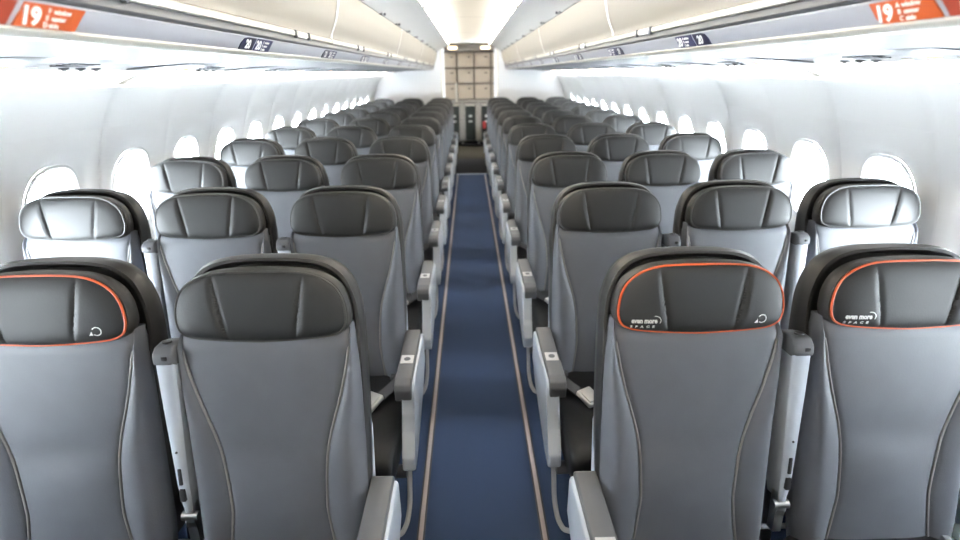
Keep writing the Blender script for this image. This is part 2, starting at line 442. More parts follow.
# ================================================================== OVERHEAD
SIDE_W = {-1: 'left', 1: 'right'}
BP = 2.13; BY0 = 2.42
bin_edges = [BY0 + k * BP for k in range(-3, 4)]   # -3.97 .. 8.81
bin_edges.append(9.60)
ORD = ['nearest', 'second', 'third', 'fourth', 'fifth', 'sixth', 'seventh', 'eighth', 'ninth', 'tenth', 'eleventh']
DOOR = catmull([(0.632, 1.766, 0), (0.628, 1.785, 0), (0.607, 1.83, 0), (0.592, 1.88, 0), (0.581, 1.93, 0), (0.572, 1.965, 0)], 4)
for sd in (-1, 1):
    vis = 0
    for a, b in zip(bin_edges, bin_edges[1:]):
        if b <= 0.4: where = None
        else:
            where = ORD[vis]; vis += 1
        lab = ('beige overhead bin on the %s, %s from the camera' % (SIDE_W[sd], where)) if where else 'beige overhead bin on the %s behind the camera' % SIDE_W[sd]
        t = thing('overhead_bin', lab, 'overhead bin', (sd * 0.9, a, 1.69), 'overhead bins')
        L = b - a
        def q(x, y, z): return (sd * (x - 0.9), y, z - 1.69)
        mb = MB(); g = 0.008
        # bin body box
        pl = [(0.645, 1.73), (0.645, 1.76), (0.60, 1.88), (0.585, 1.96), (0.66, 2.02), (1.25, 1.98), (1.50, 1.80), (1.50, 1.73)]
        mb.prism(pl, 0.004, L - 0.004, lambda aa, bb, h: q(aa, h, bb))
        mb.obj('body', 'bintrim', t, smooth=False)
        # door, a curved shell with thickness
        mb = MB()
        rows = [[q(p.x, g, p.y) for p in DOOR], [q(p.x, L - g, p.y) for p in DOOR]]
        mb.grid(rows)
        inn = [[q(p.x + 0.018, yy, p.y) for p in DOOR] for yy in (g, L - g)]
        mb.grid(inn)
        for r1, r2 in ((rows[0], inn[0]), (rows[1], inn[1])): mb.grid([r1, r2])
        mb.grid([[rows[0][0], rows[1][0]], [inn[0][0], inn[1][0]]]); mb.grid([[rows[0][-1], rows[1][-1]], [inn[0][-1], inn[1][-1]]])
        d = mb.obj('door', 'bin', t)
        # cream lip under the door
        mb = MB(); mb.prism([(0.630, 1.7475), (0.655, 1.7475), (0.655, 1.768), (0.638, 1.768), (0.629, 1.762)], 0.006, L - 0.006, lambda aa, bb, h: q(aa, h, bb), 0.002)
        lip = mb.obj('door_lip', 'bintrim', t)
        for yl in ((L - 0.42, L - 1.5) if L > 1.6 else (L - 0.3,)):
            mb = MB(); mb.rbox(q(0.632, yl, 1.754), (0.010, 0.10, 0.020), 0.003)
            la = mb.obj('latch', 'white', lip)
            mb = MB(); mb.rbox(q(0.630, yl - 0.075, 1.753), (0.012, 0.016, 0.026), 0.002)
            mb.obj('latch_gap', 'rail', lip)
            mb = MB(); mb.rbox(q(0.630, yl + 0.075, 1.753), (0.012, 0.010, 0.026), 0.002)
            mb.obj('latch_gap', 'rail', lip)
        # pale end strip following the door edge
        mb = MB()
        mb.grid([[q(p.x - 0.0035, L - g + dy, p.y) for p in DOOR] for dy in (-0.014, -0.005, 0.0145)])
        mb.obj('end_strip', 'white', t)
        # hinge brackets at the bin top
        for yh in [0.35 + 0.71 * k for k in range(int((L - 0.2) / 0.71) + 1)]:
            if yh > L - 0.1: continue
            mb = MB(); mb.rbox(q(0.566, yh, 1.970), (0.020, 0.075, 0.012), 0.003)
            mb.rbox(q(0.560, yh + 0.05, 1.973), (0.03, 0.02, 0.016), 0.004)
            mb.obj('hinge', 'rail', t)

# grey rail, placard rail, ledge and service panel: one continuous moulding each side
for sd in (-1, 1):
    nmw = SIDE_W[sd]
    mb = MB(); mb.grid([[(sd * x, y, z) for y in (Y0, 9.60)] for x, z in ((0.652, 1.7465), (0.640, 1.7460), (0.637, 1.742), (0.637, 1.730), (0.641, 1.7255), (0.660, 1.722))])
    struct(mb.obj('trim_%d' % (5 if sd < 0 else 6), 'rail'), 'grey shadow rail under the %s bins' % nmw)
    mb = MB(); mb.grid([[(sd * x, y, z) for y in (Y0, 9.60)] for x, z in ((0.650, 1.724), (0.639, 1.722), (0.6375, 1.719), (0.643, 1.706), (0.6555, 1.687), (0.66, 1.684))])
    struct(mb.obj('trim_%d' % (7 if sd < 0 else 8), 'panel'), 'pale placard rail carrying row numbers, %s side' % nmw)
    mb = MB(); mb.grid([[(sd * x, y, z) for y in (Y0, 9.60)] for x, z in ((0.665, 1.689), (0.656, 1.6875), (0.654, 1.683), (0.660, 1.677), (0.672, 1.673), (0.69, 1.6725), (0.71, 1.676))])
    struct(mb.obj('trim_%d' % (9 if sd < 0 else 10), 'bintrim'), 'rounded cream ledge under the placard rail, %s side' % nmw)
    mb = MB(); mb.grid([[(sd * x, y, z) for y in (Y0, 9.60)] for x, z in ((0.690, 1.6735), (0.85, 1.671), (1.10, 1.664), (1.30, 1.653), (1.40, 1.644), (1.42, 1.642), (1.425, 1.646), (1.42, 1.665))])
    struct(mb.obj('trim_%d' % (11 if sd < 0 else 12), 'psu'), 'pale service panel under the %s bins' % nmw)
    # sidewall lamps
    k = 0
    y = 2.38 - 6 * 2 * WSP
    cnt = 0
    while y < 9.3:
        y2 = min(y + 2 * WSP, 9.55)
        if y2 > 1.0:
            where = ORD[cnt]; cnt += 1; lab = 'glowing white sidewall lamp strip on the %s, %s from the camera' % (nmw, where)
        else: lab = 'glowing white sidewall lamp strip on the %s behind the camera' % nmw
        t = thing('sidewall_light', lab, 'lamp', (sd * 1.5, y, 1.6), 'sidewall lamp strips')
        mb = MB()
        pr = [(1.595, 1.586), (1.560, 1.604), (1.50, 1.626), (1.44, 1.646), (1.42, 1.656)]
        mb.grid([[(sd * (x - 1.5), yy, z - 1.6) for yy in (0.012, y2 - y - 0.012)] for x, z in pr])
        mb.obj('diffuser', 'sidelamp', t)
        mb = MB()
        mb.grid([[(sd * (x - 1.5), yy, z - 1.6 - 0.004) for x, z in pr] for yy in (-0.035, -0.018, 0.018, 0.035)])
        mb.rbox((sd * 0.062, 0, 1.582 - 1.6), (0.05, 0.10, 0.012), 0.005)
        mb.obj('bracket', 'white', t)
        y = y2
# ceiling cove lamps
for sd in (-1, 1):
    vis = 0
    for a, b in zip(bin_edges, bin_edges[1:]):
        if b > 2.2:
            lab = 'warm ceiling cove lamp strip on the %s, %s from the camera' % (SIDE_W[sd], ORD[vis]); vis += 1
        else: lab = 'warm ceiling cove lamp strip on the %s above the camera' % SIDE_W[sd]
        t = thing('cove_light', lab, 'lamp', (sd * 0.345, a, 2.1), 'ceiling cove lamps')
        bb = min(b, YC); L = bb - a
        mb = MB(); mb.grid([[(sd * (x - 0.345), y, z - 2.1) for y in (0.02, L - 0.02)] for x, z in ((0.345, 2.0865), (0.354, 2.092), (0.363, 2.100), (0.370, 2.114))])
        mb.obj('tube', 'covelamp', t)
        n = int(L / 0.71) if L > 0.5 else 0
        for k in range(n):
            mb = MB(); mb.rbox((sd * 0.0, 0.3 + k * 0.71, -0.022), (0.016, 0.07, 0.014), 0.004)
            mb.obj('clip', 'rail', t)

# row number placards and service units
def placard(sd, n, y):
    big = n == 19
    near, far = ('rust', 'orange') if big else ('navy', 'slate')
    rowname = 'orange' if big else 'navy'
    t = thing('row_placard', '%s row number placard reading %d on the %s rail' % (rowname, n, SIDE_W[sd]), 'sign', (sd * 0.6465, y, 1.7035), 'row number placards')
    up = Vector((sd * (0.6385 - 0.6545), 0, 1.7195 - 1.6885)).normalized()
    rd = Vector((0, -sd, 0)); nr = rd.cross(up)
    if nr.x * sd > 0: nr = -nr
    def put(a, b, h): return rd * a + up * b + nr * (h + 0.0012)
    # a runs along the reading direction; near plate is towards the camera
    s_ = -sd        # left side: reading away from the camera -> near plate at negative a
    H = 0.0175
    def plate(name, poly, m):
        mb = MB(); mb.prism(poly, 0, 0.002, put, 0); return mb.obj(name, m, t, smooth=False)
    if sd < 0:
        pn = [(-0.10, -H), (-0.014, -H), (0.001, H), (-0.055, H), (-0.078, H * 0.75), (-0.093, H * 0.1)]
        pf = [(-0.003, -H), (0.112, -H), (0.128, H), (0.013, H)]
    else:
        pn = [(0.10, -H), (0.014, -H), (-0.001, H), (0.055, H), (0.078, H * 0.75), (0.093, H * 0.1)]
        pf = [(0.003, -H), (-0.105, -H), (-0.118, -H * 0.5), (-0.128, H), (-0.013, H)]
    a = plate('number_plate', pn, near); b = plate('seat_plate', pf, far)
    def txt(s, size, x, yy, parent, bold=0.0):
        v, f = text_mesh(s, size, 'LEFT', bold)
        mb = MB(); mb.add([put(p.x + x, p.y + yy, 0.0024 + p.z) for p in v], f); mb.obj('lettering', 'print', parent, smooth=False)
    txt(str(n), 0.034, -0.066 if sd < 0 else 0.026, -0.012, a, 0.0011)
    x0 = 0.006 if sd < 0 else -0.118
    txt(str(n), 0.036, x0, -0.0125, b, 0.0013)
    let = 'FED' if sd < 0 else 'ABC'
    for k, wd in enumerate(('window', 'center', 'aisle')):
        sl = (0.003 * (1 - k)) if sd < 0 else (-0.002 * (1 - k))
        txt(let[k], 0.0105, x0 + 0.045 + sl, 0.006 - 0.0105 * k, b, 0.0002)
        txt(wd, 0.0105, x0 + 0.056 + sl, 0.006 - 0.0105 * k, b, 0.0002)
    return t
PY = 0.773
for sd in (-1, 1):
    for n in range(19, 30):
        y = PY + (n - 19) * P + (-0.005 if sd < 0 else -0.008)
        placard(sd, n, y)
    for r in range(0, 11):
        yc = PY + r * P - 0.03
        t = thing('service_unit', 'service unit with reading lamps above the %s row on the %s' % (ORD[r], SIDE_W[sd]), 'service unit', (sd * 1.2, yc, 1.655), 'passenger service units')
        mb = MB(); rt = Matrix.Rotation(sd * 0.09, 3, 'Y')
        mb.rbox((0, 0, 0.001), (0.28, 0.62, 0.008), 0.003, 2, rt); mb.obj('cover', 'psu', t)
        for k in range(3):
            xx = sd * (-0.06 + 0.06 * k); zz = -0.005 - sd * xx * 0.09 + 0.0
            mb = MB(); mb.disc((sd * 0.07, -0.2 + 0.09 * k, -0.0115), (0, 0, 1), 0.016, 0.007)
            mb.obj('reading_lamp', 'spot' if (k == (r % 3) or (sd > 0 and k == 1)) else 'spotoff', t)
            mb = MB(); mb.disc((sd * 0.07, 0.10 + 0.07 * k, -0.0135), (0, 0, 1), 0.014, 0.009)
            mb.disc((sd * 0.07, 0.10 + 0.07 * k, -0.0185), (0, 0, 1), 0.007, 0.006)
            mb.obj('air_nozzle', 'rail', t)
        mb = MB()
        for k in range(4): mb.rbox((sd * (-0.07 + 0.018 * k), 0.0, -0.0035 + 0.0016 * (-k + 1)), (0.006, 0.12, 0.004), 0.001)
        mb.obj('speaker_slots', 'rail', t)
# small caption label on the nearest bin lip, left
t = link('bin_label', (lambda mb: mb.mesh('bin_label', 'white'))(MB().rbox((0, 0, 0), (0.0015, 0.13, 0.012), 0.0005)))
t.location = (-0.6285, 1.03, 1.753)
tag(t, 'small white instruction label on the nearest left bin lip', 'label')

# ================================================================== SEATS
TH0 = math.radians(12.0)
class Seat:
    """mesh parts of one seat, front facing -Y, origin on the floor under the foot of the backrest"""
    WB_ = 0.588
    def __init__(s, th):
        s.t = Vector((0, math.sin(th), math.cos(th))); s.n = Vector((0, -math.cos(th), math.sin(th)))
    def at2(s, x, w, d): return s.at(x, w + s.off, d)
    def at(s, x, w, d): return Vector((x, 0, 0.46)) + s.t * w + s.n * d
SEAM = [(-0.05, 0.150), (0.0, 0.138), (0.10, 0.124), (0.16, 0.121), (0.30, 0.133), (0.44, 0.172), (0.53, 0.193), (0.60, 0.203)]
SEAMS = [(p.x, p.y) for p in catmull([(a, b, 0) for a, b in SEAM], 6)]
HW = [(-0.05, 0.205), (0.05, 0.217), (0.25, 0.220), (0.45, 0.218), (0.56, 0.212), (0.615, 0.203)]
HWS = [(p.x, p.y) for p in catmull([(a, b, 0) for a, b in HW], 6)]
def back_d(x, w):
    hw = interp(HWS, w); sx = interp(SEAMS, w); ax = abs(x)
    sx = min(sx, hw - 0.008)
    d = 0.0
    if ax < sx:
        d = 0.006 * (1 - (ax / sx) ** 4) + 0.010 * math.exp(-((w - 0.17) / 0.13) ** 2) * (1 - (ax / sx) ** 2)
        d -= 0.006 * math.exp(-((w - 0.30) / 0.045) ** 2) * (1 - (ax / sx) ** 2)
    else:
        q = (ax - sx) / (hw - sx)
        wide = min(1.0, (hw - sx) / 0.08)
        d = (0.011 * wide * math.sin(PI * min(1, q * 0.95)) + 0.004 * math.sin(PI * q))
        d -= 0.034 * max(0, (q - 0.6) / 0.4) ** 2.2
    d -= 0.005 * math.exp(-((ax - sx) / 0.004) ** 2)
    if w > 0.575: d -= 0.5 * (w - 0.575)
    return d
# headrest outline (x, h), h measured up from the headrest's lower edge
HO = [(0, -0.004), (0.06, -0.002), (0.12, 0.002), (0.168, 0.008), (0.194, 0.020), (0.2035, 0.042), (0.203, 0.070), (0.196, 0.099), (0.179, 0.126), (0.148, 0.147), (0.108, 0.1585), (0.055, 0.162), (0, 0.1625)]
HO = [(x * 0.972, h) for x, h in HO]
HOF = HO + [(-x, h) for x, h in HO[-2:0:-1]]
HOUT = [(p.x, p.y) for p in catmull([(a, b, 0) for a, b in HOF], 7, True)]
HC = (0.0, 0.075)
HANG = sorted((math.atan2(h - HC[1], x - HC[0]), math.hypot(x - HC[0], h - HC[1])) for x, h in HOUT)
def out_r(a):
    if a <= HANG[0][0] or a >= HANG[-1][0]:
        return HANG[0][1]
    return interp(HANG, a)
def pad_d(x, h):
    r = math.hypot(x - HC[0], h - HC[1]) / max(1e-6, out_r(math.atan2(h - HC[1], x - HC[0])))
    r = min(r, 1.0)
    d = 0.016 * (1 - r ** 5.0) ** 0.7
    sx = 0.081 + (0.108 - 0.081) * h / 0.16
    ax = abs(x)
    d -= 0.0042 * math.exp(-((ax - sx) / 0.0085) ** 2) * (1 - r ** 6)
    if ax < sx: d -= 0.003 * (1 - r ** 6)
    else: d += 0.002 * (1 - r ** 4)
    return d

def build_parts(th):
    s = Seat(th); p = {}
    # --- backrest
    mb = MB(); rows = []
    ws = [-0.05 + 0.665 * k / 46 for k in range(47)]
    for w in ws:
        hw = interp(HWS, w); sx = min(interp(SEAMS, w), hw - 0.008)
        xs = []
        cen = [sx * (-1 + 2 * k / 16) for k in range(17)]
        side = [sx + (hw - sx) * e for e in (0.03, 0.07, 0.14, 0.25, 0.38, 0.5, 0.62, 0.74, 0.84, 0.92, 0.97, 1.0)]
        inn = [sx - 0.004, sx - 0.008]
        xs = sorted([-v for v in side] + cen[1:-1] + [sx, -sx] + side + inn + [-v for v in inn])
        row = [s.at(x, w, back_d(x, w)) for x in xs]
        row = [s.at(-hw + 0.006, w, -0.058)] + row + [s.at(hw - 0.006, w, -0.058)]
        rows.append(row)
    mb.grid(rows); n = len(rows[0])
    for r in (rows[0], rows[-1]): mb.add(r, [tuple(range(n))])
    mb.grid([[r[0], r[-1]] for r in rows])
    p['backrest'] = mb.mesh('backrest', 'leather', angle=1.0)
    for sg, nm in ((1, 'piping_a'), (-1, 'piping_b')):
        mb = MB(); pts = []
        for k in range(45):
            w = -0.03 + 0.615 * k / 44
            x = min(interp(SEAMS, w), interp(HWS, w) - 0.008)
            pts.append(s.at(sg * x, w, back_d(x + 0.011, w) * 0.5 + back_d(x - 0.011, w) * 0.5 - 0.0035))
        mb.tube(pts, 0.0030, 8); p[nm] = mb.mesh('piping', 'pipe')
    # --- headrest pad
    wb = Seat.WB_; A, Rn = 336, 56; rows = []
    for j in range(Rn + 1):
        r = j / Rn
        rows.append([(lambda a: s.at(HC[0] + math.cos(a) * out_r(a) * r, wb + HC[1] + math.sin(a) * out_r(a) * r,
                     0.008 + pad_d(HC[0] + math.cos(a) * out_r(a) * r, HC[1] + math.sin(a) * out_r(a) * r)))(-PI + 2 * PI * (k + 0.5) / A) for k in range(A)])
    mb = MB(); mb.grid(rows[1:], True); mb.add(rows[1], [tuple(range(A))])
    aa = [-PI + 2 * PI * (k + 0.5) / A for k in range(A)]
    sides = [[s.at(HC[0] + math.cos(a) * out_r(a) * g, wb + HC[1] + math.sin(a) * out_r(a) * g, d) for a in aa] for g, d in ((1.0, 0.008), (1.0, 0.0), (0.985, -0.03))]
    mb.grid(sides, True); mb.add(sides[-1], [tuple(range(A))])
    p['headrest'] = mb.mesh('headrest', 'pad', angle=0.9)
    op = [s.at(x, wb + h, 0.008) for x, h in HOUT]
    mb = MB(); mb.tube(op, 0.0032, 8, True); p['trim_dark'] = mb.mesh('headrest_trim', 'pipedark')
    mb = MB(); mb.tube(op, 0.0029, 8, True); p['trim_orange'] = mb.mesh('headrest_trim', 'pipeor')
    # rim: cover border behind the pad, a little bigger
    def off(x, h, g):
        a = math.atan2(h - HC[1], x - HC[0]); r = math.hypot(x - HC[0], h - HC[1]) + g
        return HC[0] + math.cos(a) * r, HC[1] + math.sin(a) * r
    mb = MB(); rr = []
    for g, d in ((-0.01, 0.004), (0.004, 0.003), (0.008, -0.006), (0.008, -0.030), (0.0, -0.040)):
        rr.append([s.at(off(x, h, g)[0], wb + max(off(x, h, g)[1], -0.006 if True else 0), d) for x, h in HOUT])
    mb.grid(rr, True); mb.add(rr[-1], [tuple(range(len(HOUT)))])
    p['rim'] = mb.mesh('headrest_rim', 'rim', angle=0.9)
    # --- hard shell behind
    right = [(0.192, 0.02), (0.206, 0.10), (0.213, 0.30), (0.214, 0.50), (0.210, 0.62), (0.201, 0.675), (0.180, 0.722), (0.145, 0.752), (0.10, 0.7655), (0.05, 0.770), (0.0, 0.771)]
    ol = catmull([(a, b, 0) for a, b in right], 5)
    ol = [(q.x, q.y) for q in ol]; ol = ol + [(-x, w) for x, w in ol[-2::-1]]
    mb = MB(); rows = []
    for g, d in ((-0.016, -0.088), (-0.003, -0.053), (0.004, -0.054), (0.010, -0.075), (0.008, -0.105), (0.0, -0.118), (-0.02, -0.124)):
        rows.append([s.at(x * (1 + g / 0.2), w + g * (w / 0.77) * 1.0, max(d, -0.2) + (0.022 * max(0.0, 1 + d / 0.1) * min(1.0, max(0.0, (0.60 - w) / 0.05)))) for x, w in ol])
    mb.grid(rows)
    for r in (rows[0], rows[-1]): mb.add(r, [tuple(range(len(ol)))])
    mb.grid([[r[0], r[-1]] for r in rows])
    p['shell'] = mb.mesh('back_shell', 'shell', angle=0.9)
    for sg, nm in ((1, 'strip_p'), (-1, 'strip_n')):
        mb = MB(); mb.prism([(0.02, -0.09), (0.30, -0.09), (0.33, -0.108), (0.30, -0.126), (0.02, -0.126)], 0.200, 0.220,
                 lambda a, b, h: s.at(sg * h, a, b), 0.006, 3)
        p[nm] = mb.mesh('side_trim', 'armlight')
    # --- raised centre armrest (nm: sign of its local x)
    for sg, k in ((1, 'p'), (-1, 'n')):
        AXC = 0.253 if sg > 0 else 0.234; s.off = 0.0 if sg > 0 else 0.010
        mb = MB(); rows = []
        for w, hx, d0, d1 in ((0.12, 0.010, -0.05, 0.000), (0.15, 0.013, -0.055, 0.005), (0.20, 0.0145, -0.06, 0.010), (0.30, 0.017, -0.06, 0.013), (0.42, 0.0205, -0.06, 0.016), (0.515, 0.0225, -0.06, 0.018), (0.54, 0.023, -0.06, 0.018)):
            e = 0.006
            sec = [(-hx, d0), (hx, d0), (hx, d1 - e), (hx - e * 0.5, d1 - e * 0.3), (hx - e, d1), (0.003, d1 + 0.002), (-0.003, d1 + 0.002), (-hx + e, d1), (-hx + e * 0.5, d1 - e * 0.3), (-hx, d1 - e)]
            rows.append([s.at2(sg * AXC + x, w, d) for x, d in sec])
        mb.grid(rows, True); 
        for r in (rows[0], rows[-1]): mb.add(r, [tuple(range(len(r)))])
        p['arm_' + k] = mb.mesh('armrest', 'armlight', angle=0.6)
        mb = MB(); mb.prism([(0.527, -0.062), (0.527, 0.012), (0.521, 0.024), (0.548, 0.024), (0.566, 0.010), (0.572, -0.02), (0.566, -0.062)], sg * AXC - 0.0245, sg * AXC + 0.0245,
                 lambda a, b, h: s.at2(h, a, b), 0.007, 3)
        p['armcap_' + k] = mb.mesh('armrest_cap', 'armcap')
        mb = MB(); mb.rbox(s.at2(sg * AXC + 0.006, 0.540, 0.0245), (0.013, 0.005, 0.010), 0.002)
        p['armscrew_' + k] = mb.mesh('end_screw', 'dark')
        mb = MB(); mb.disc(s.at2(sg * AXC, 0.571, -0.004), s.t, 0.011, 0.004)
        p['armbtn_' + k] = mb.mesh('recline_button', 'dark')
        for w, hgt, wd, nm in ((0.205, 0.045, 0.0045, 'armslot_'), (0.160, 0.034, 0.0065, 'armnotch_')):
            mb = MB(); mb.prism([(-wd, w), (wd, w), (wd, w + hgt), (-wd, w + hgt)], 0.004, 0.0165, lambda a, b, h: s.at2(sg * AXC + a, b, h - 0.001), 0.002)
            p[nm + k] = mb.mesh('hinge_slot', 'dark')
        mb = MB(); mb.disc(s.at2(sg * AXC, 0.295, 0.0135), s.n, 0.003, 0.003, 10)
        p['armrivet_' + k] = mb.mesh('rivet', 'dark')
        mb = MB(); mb.prism([(0.02, -0.04), (0.15, -0.03), (0.145, -0.004), (0.09, 0.0), (0.07, -0.012), (0.02, -0.012)], sg * AXC - 0.012, sg * AXC + 0.012, lambda a, b, h: s.at2(h, a, b), 0.003)
        mb.tube([s.at2(sg * AXC - 0.02, 0.105, -0.01), s.at2(sg * AXC + 0.02, 0.105, -0.01)], 0.012, 12)
        p['armpivot_' + k] = mb.mesh('hinge', 'metal')
    # --- cushion
    mb = MB(); rows = []
    for y, zt, zb_, ex in ((0.03, 0.455, 0.34, 0.225), (0.0, 0.463, 0.335, 0.232), (-0.15, 0.462, 0.33, 0.236), (-0.32, 0.470, 0.33, 0.237), (-0.43, 0.478, 0.335, 0.236), (-0.475, 0.470, 0.345, 0.233), (-0.497, 0.445, 0.365, 0.228), (-0.503, 0.41, 0.39, 0.222)):
        h = (zt - zb_) / 2; zc = (zt + zb_) / 2; r_ = []
        for k in range(40):
            x, z = sup(ex, h, 2 * PI * k / 40, 6.0); r_.append((x, y, zc + z + (0.006 * (1 - (x / ex) ** 2) if z > 0 else 0)))
        rows.append(r_)
    mb.grid(rows, True)
    for r in (rows[0], rows[-1]): mb.add(r, [tuple(range(40))])
    p['cushion'] = mb.mesh('seat_cushion', 'cushion', angle=1.0)
    # --- frame: spars and legs
    mb = MB(); mb.tube([(-0.257, -0.10, 0.305), (0.257, -0.10, 0.305)], 0.024, 12); mb.tube([(-0.257, -0.36, 0.305), (0.257, -0.36, 0.305)], 0.024, 12)
    mb.rbox((-0.17, -0.22, 0.325), (0.02, 0.42, 0.04), 0.004); mb.rbox((0.17, -0.22, 0.325), (0.02, 0.42, 0.04), 0.004)
    mb.rbox((-0.17, 0.0, 0.38), (0.02, 0.06, 0.20), 0.004); mb.rbox((0.17, 0.0, 0.38), (0.02, 0.06, 0.20), 0.004)
    p['frame'] = mb.mesh('seat_frame', 'armcap')
    mb = MB(); mb.prism([(-0.385, 0.31), (-0.335, 0.31), (-0.40, 0.0), (-0.45, 0.0)], -0.018, 0.018, lambda a, b, h: (h, a, b), 0.003); p['leg_f'] = mb.mesh('leg', 'armcap')
    mb = MB(); mb.prism([(-0.125, 0.31), (-0.075, 0.31), (0.06, 0.0), (0.0, 0.0)], -0.018, 0.018, lambda a, b, h: (h, a, b), 0.003); p['leg_r'] = mb.mesh('leg', 'armcap')
    mb = MB(); mb.tube([(-0.257, -0.455, 0.10), (0.257, -0.455, 0.10)], 0.009, 8); mb.tube([(0, -0.455, 0.10), (0, -0.41, 0.06)], 0.007, 8)
    p['bar'] = mb.mesh('baggage_bar', 'armplate')
    # --- aisle side parts for s=+1 / -1
    for sg, k in ((1, 'p'), (-1, 'n')):
        mb = MB(); mb.tube(catmull([(sg * 0.262, -0.33, 0.32), (sg * 0.262, -0.355, 0.25), (sg * 0.260, -0.39, 0.17), (sg * 0.245, -0.435, 0.115), (sg * 0.20, -0.455, 0.10), (0, -0.455, 0.10), (-sg * 0.257, -0.455, 0.10)], 5), 0.009, 8)
        mb.tube([(0, -0.455, 0.10), (0, -0.41, 0.06)], 0.007, 8)
        p['bar_' + k] = mb.mesh('baggage_bar', 'armplate')
        poly = [(0.110, 0.470), (0.112, 0.585), (0.100, 0.606), (-0.262, 0.606), (-0.283, 0.590), (-0.292, 0.545), (-0.335, 0.455), (-0.392, 0.385), (-0.397, 0.340), (-0.372, 0.318), (-0.300, 0.330), (-0.150, 0.375), (0.0, 0.42)]
        mb = MB(); mb.prism(poly, 0.247, 0.291, lambda a, b, h: (sg * h, a, b), 0.008, 3); p['shroud_' + k] = mb.mesh('aisle_armrest', 'armlight', angle=0.8)
        mb = MB(); mb.prism([(0.104, 0.592), (0.108, 0.612), (0.095, 0.626), (-0.255, 0.626), (-0.283, 0.614), (-0.293, 0.592), (-0.290, 0.552), (-0.272, 0.548), (-0.262, 0.590)], 0.222, 0.282, lambda a, b, h: (sg * h, a, b), 0.006, 3); p['cap_' + k] = mb.mesh('armrest_cap', 'armcap', angle=0.8)
        mb = MB(); mb.rbox((sg * 0.252, -0.135, 0.6262), (0.047, 0.055, 0.003), 0.001); p['plate_' + k] = mb.mesh('button_plate', 'armplate')
        mb = MB(); mb.disc((sg * 0.252, -0.135, 0.6277), (0, 0, 1), 0.012, 0.0012, 20)
        v = MB(); p['btn_' + k] = mb.mesh('recline_button', 'armcap')
        mb = MB(); mb.rbox((sg * 0.256, -0.10, 0.33), (0.022, 0.36, 0.05), 0.004); p['brk_' + k] = mb.mesh('armrest_bracket', 'armcap')
        # seat belt lying on the cushion
        def strip(pts, wdt, th_=0.0018):
            pts = [Vector(q) for q in catmull(pts, 6)]; rows = []
            for i, q in enumerate(pts):
                t = (pts[min(i + 1, len(pts) - 1)] - pts[max(i - 1, 0)]).normalized(); side = t.cross(Vector((0, 0, 1))).normalized()
                up = side.cross(t)
                rows.append([q + side * (wdt / 2 * a) + up * (th_ * b) for a, b in ((-1, -1), (1, -1), (1, 1), (-1, 1))])
            m_ = MB(); m_.grid(rows, True)
            for r in (rows[0], rows[-1]): m_.add(r, [(0, 1, 2, 3)])
            return m_
        m_ = strip([(sg * 0.212, 0.015, 0.475), (sg * 0.205, -0.03, 0.487), (sg * 0.19, -0.09, 0.487), (sg * 0.155, -0.155, 0.487), (sg * 0.135, -0.19, 0.488)], 0.046)
        p['belt_' + k] = m_.mesh('seat_belt', 'belt')
        R = Matrix.Rotation(-sg * 0.5, 3, 'Z') @ Matrix.Rotation(0.18, 3, 'X')
        mb = MB(); mb.rbox((sg * 0.118, -0.215, 0.497), (0.064, 0.080, 0.022), 0.006, 3, R); mb.rbox((sg * 0.116, -0.224, 0.510), (0.050, 0.052, 0.010), 0.003, 3, R)
        p['buckle_' + k] = mb.mesh('buckle', 'buckle')
    # --- even more space print + emblem
    def on_pad(vs, fs, x0, h0, name):
        mb = MB(); mb.add([s.at(v.x + x0, wb + v.y + h0, 0.008 + pad_d(v.x + x0, v.y + h0) + 0.0012 + v.z) for v in vs], fs); return mb.mesh(name, 'print', smooth=False)
    m_ = MB()
    v, f = text_mesh('even more', 0.0175, 'LEFT', 0.0007); sx = 0.060 / max(q.x for q in v)
    m_.add([(q.x * sx, q.y, q.z) for q in v], f)
    v, f = text_mesh('SPACE', 0.0085, 'LEFT', 0.0003, spacing=2.3); sx = 0.056 / max(q.x for q in v)
    m_.add([(q.x * sx - 0.001, q.y - 0.0125, q.z) for q in v], f)
    arc = [(0.056 + 0.013 * math.cos(a), 0.006 + 0.012 * math.sin(a)) for a in [(-0.6 + 2.5 * k / 14) for k in range(15)]]
    rows = [[Vector((x + (0.056 - x) * e, y + (0.006 - y) * e, 0.0004)) for x, y in arc] for e in (0, 0.13)]
    m_.grid(rows)
    p['logo'] = on_pad([Vector(q) for q in m_.v], m_.f, -0.170, 0.026, 'logo_lettering')
    m_ = MB()
    ring = [(0.011 * math.cos(a), 0.011 * math.sin(a)) for a in [(-2.3 + 4.9 * k / 22) for k in range(23)]]
    m_.grid([[Vector((x * e, y * e, 0.0004)) for x, y in ring] for e in (0.80, 1.0)])
    m_.add([Vector(q) for q in ((-0.018, -0.010, 0.0004), (-0.009, -0.010, 0.0004), (-0.011, 0.0, 0.0004))], [(0, 1, 2)])
    p['emblem'] = on_pad([Vector(q) for q in m_.v], m_.f, 0.141, 0.032, 'emblem')
    return p

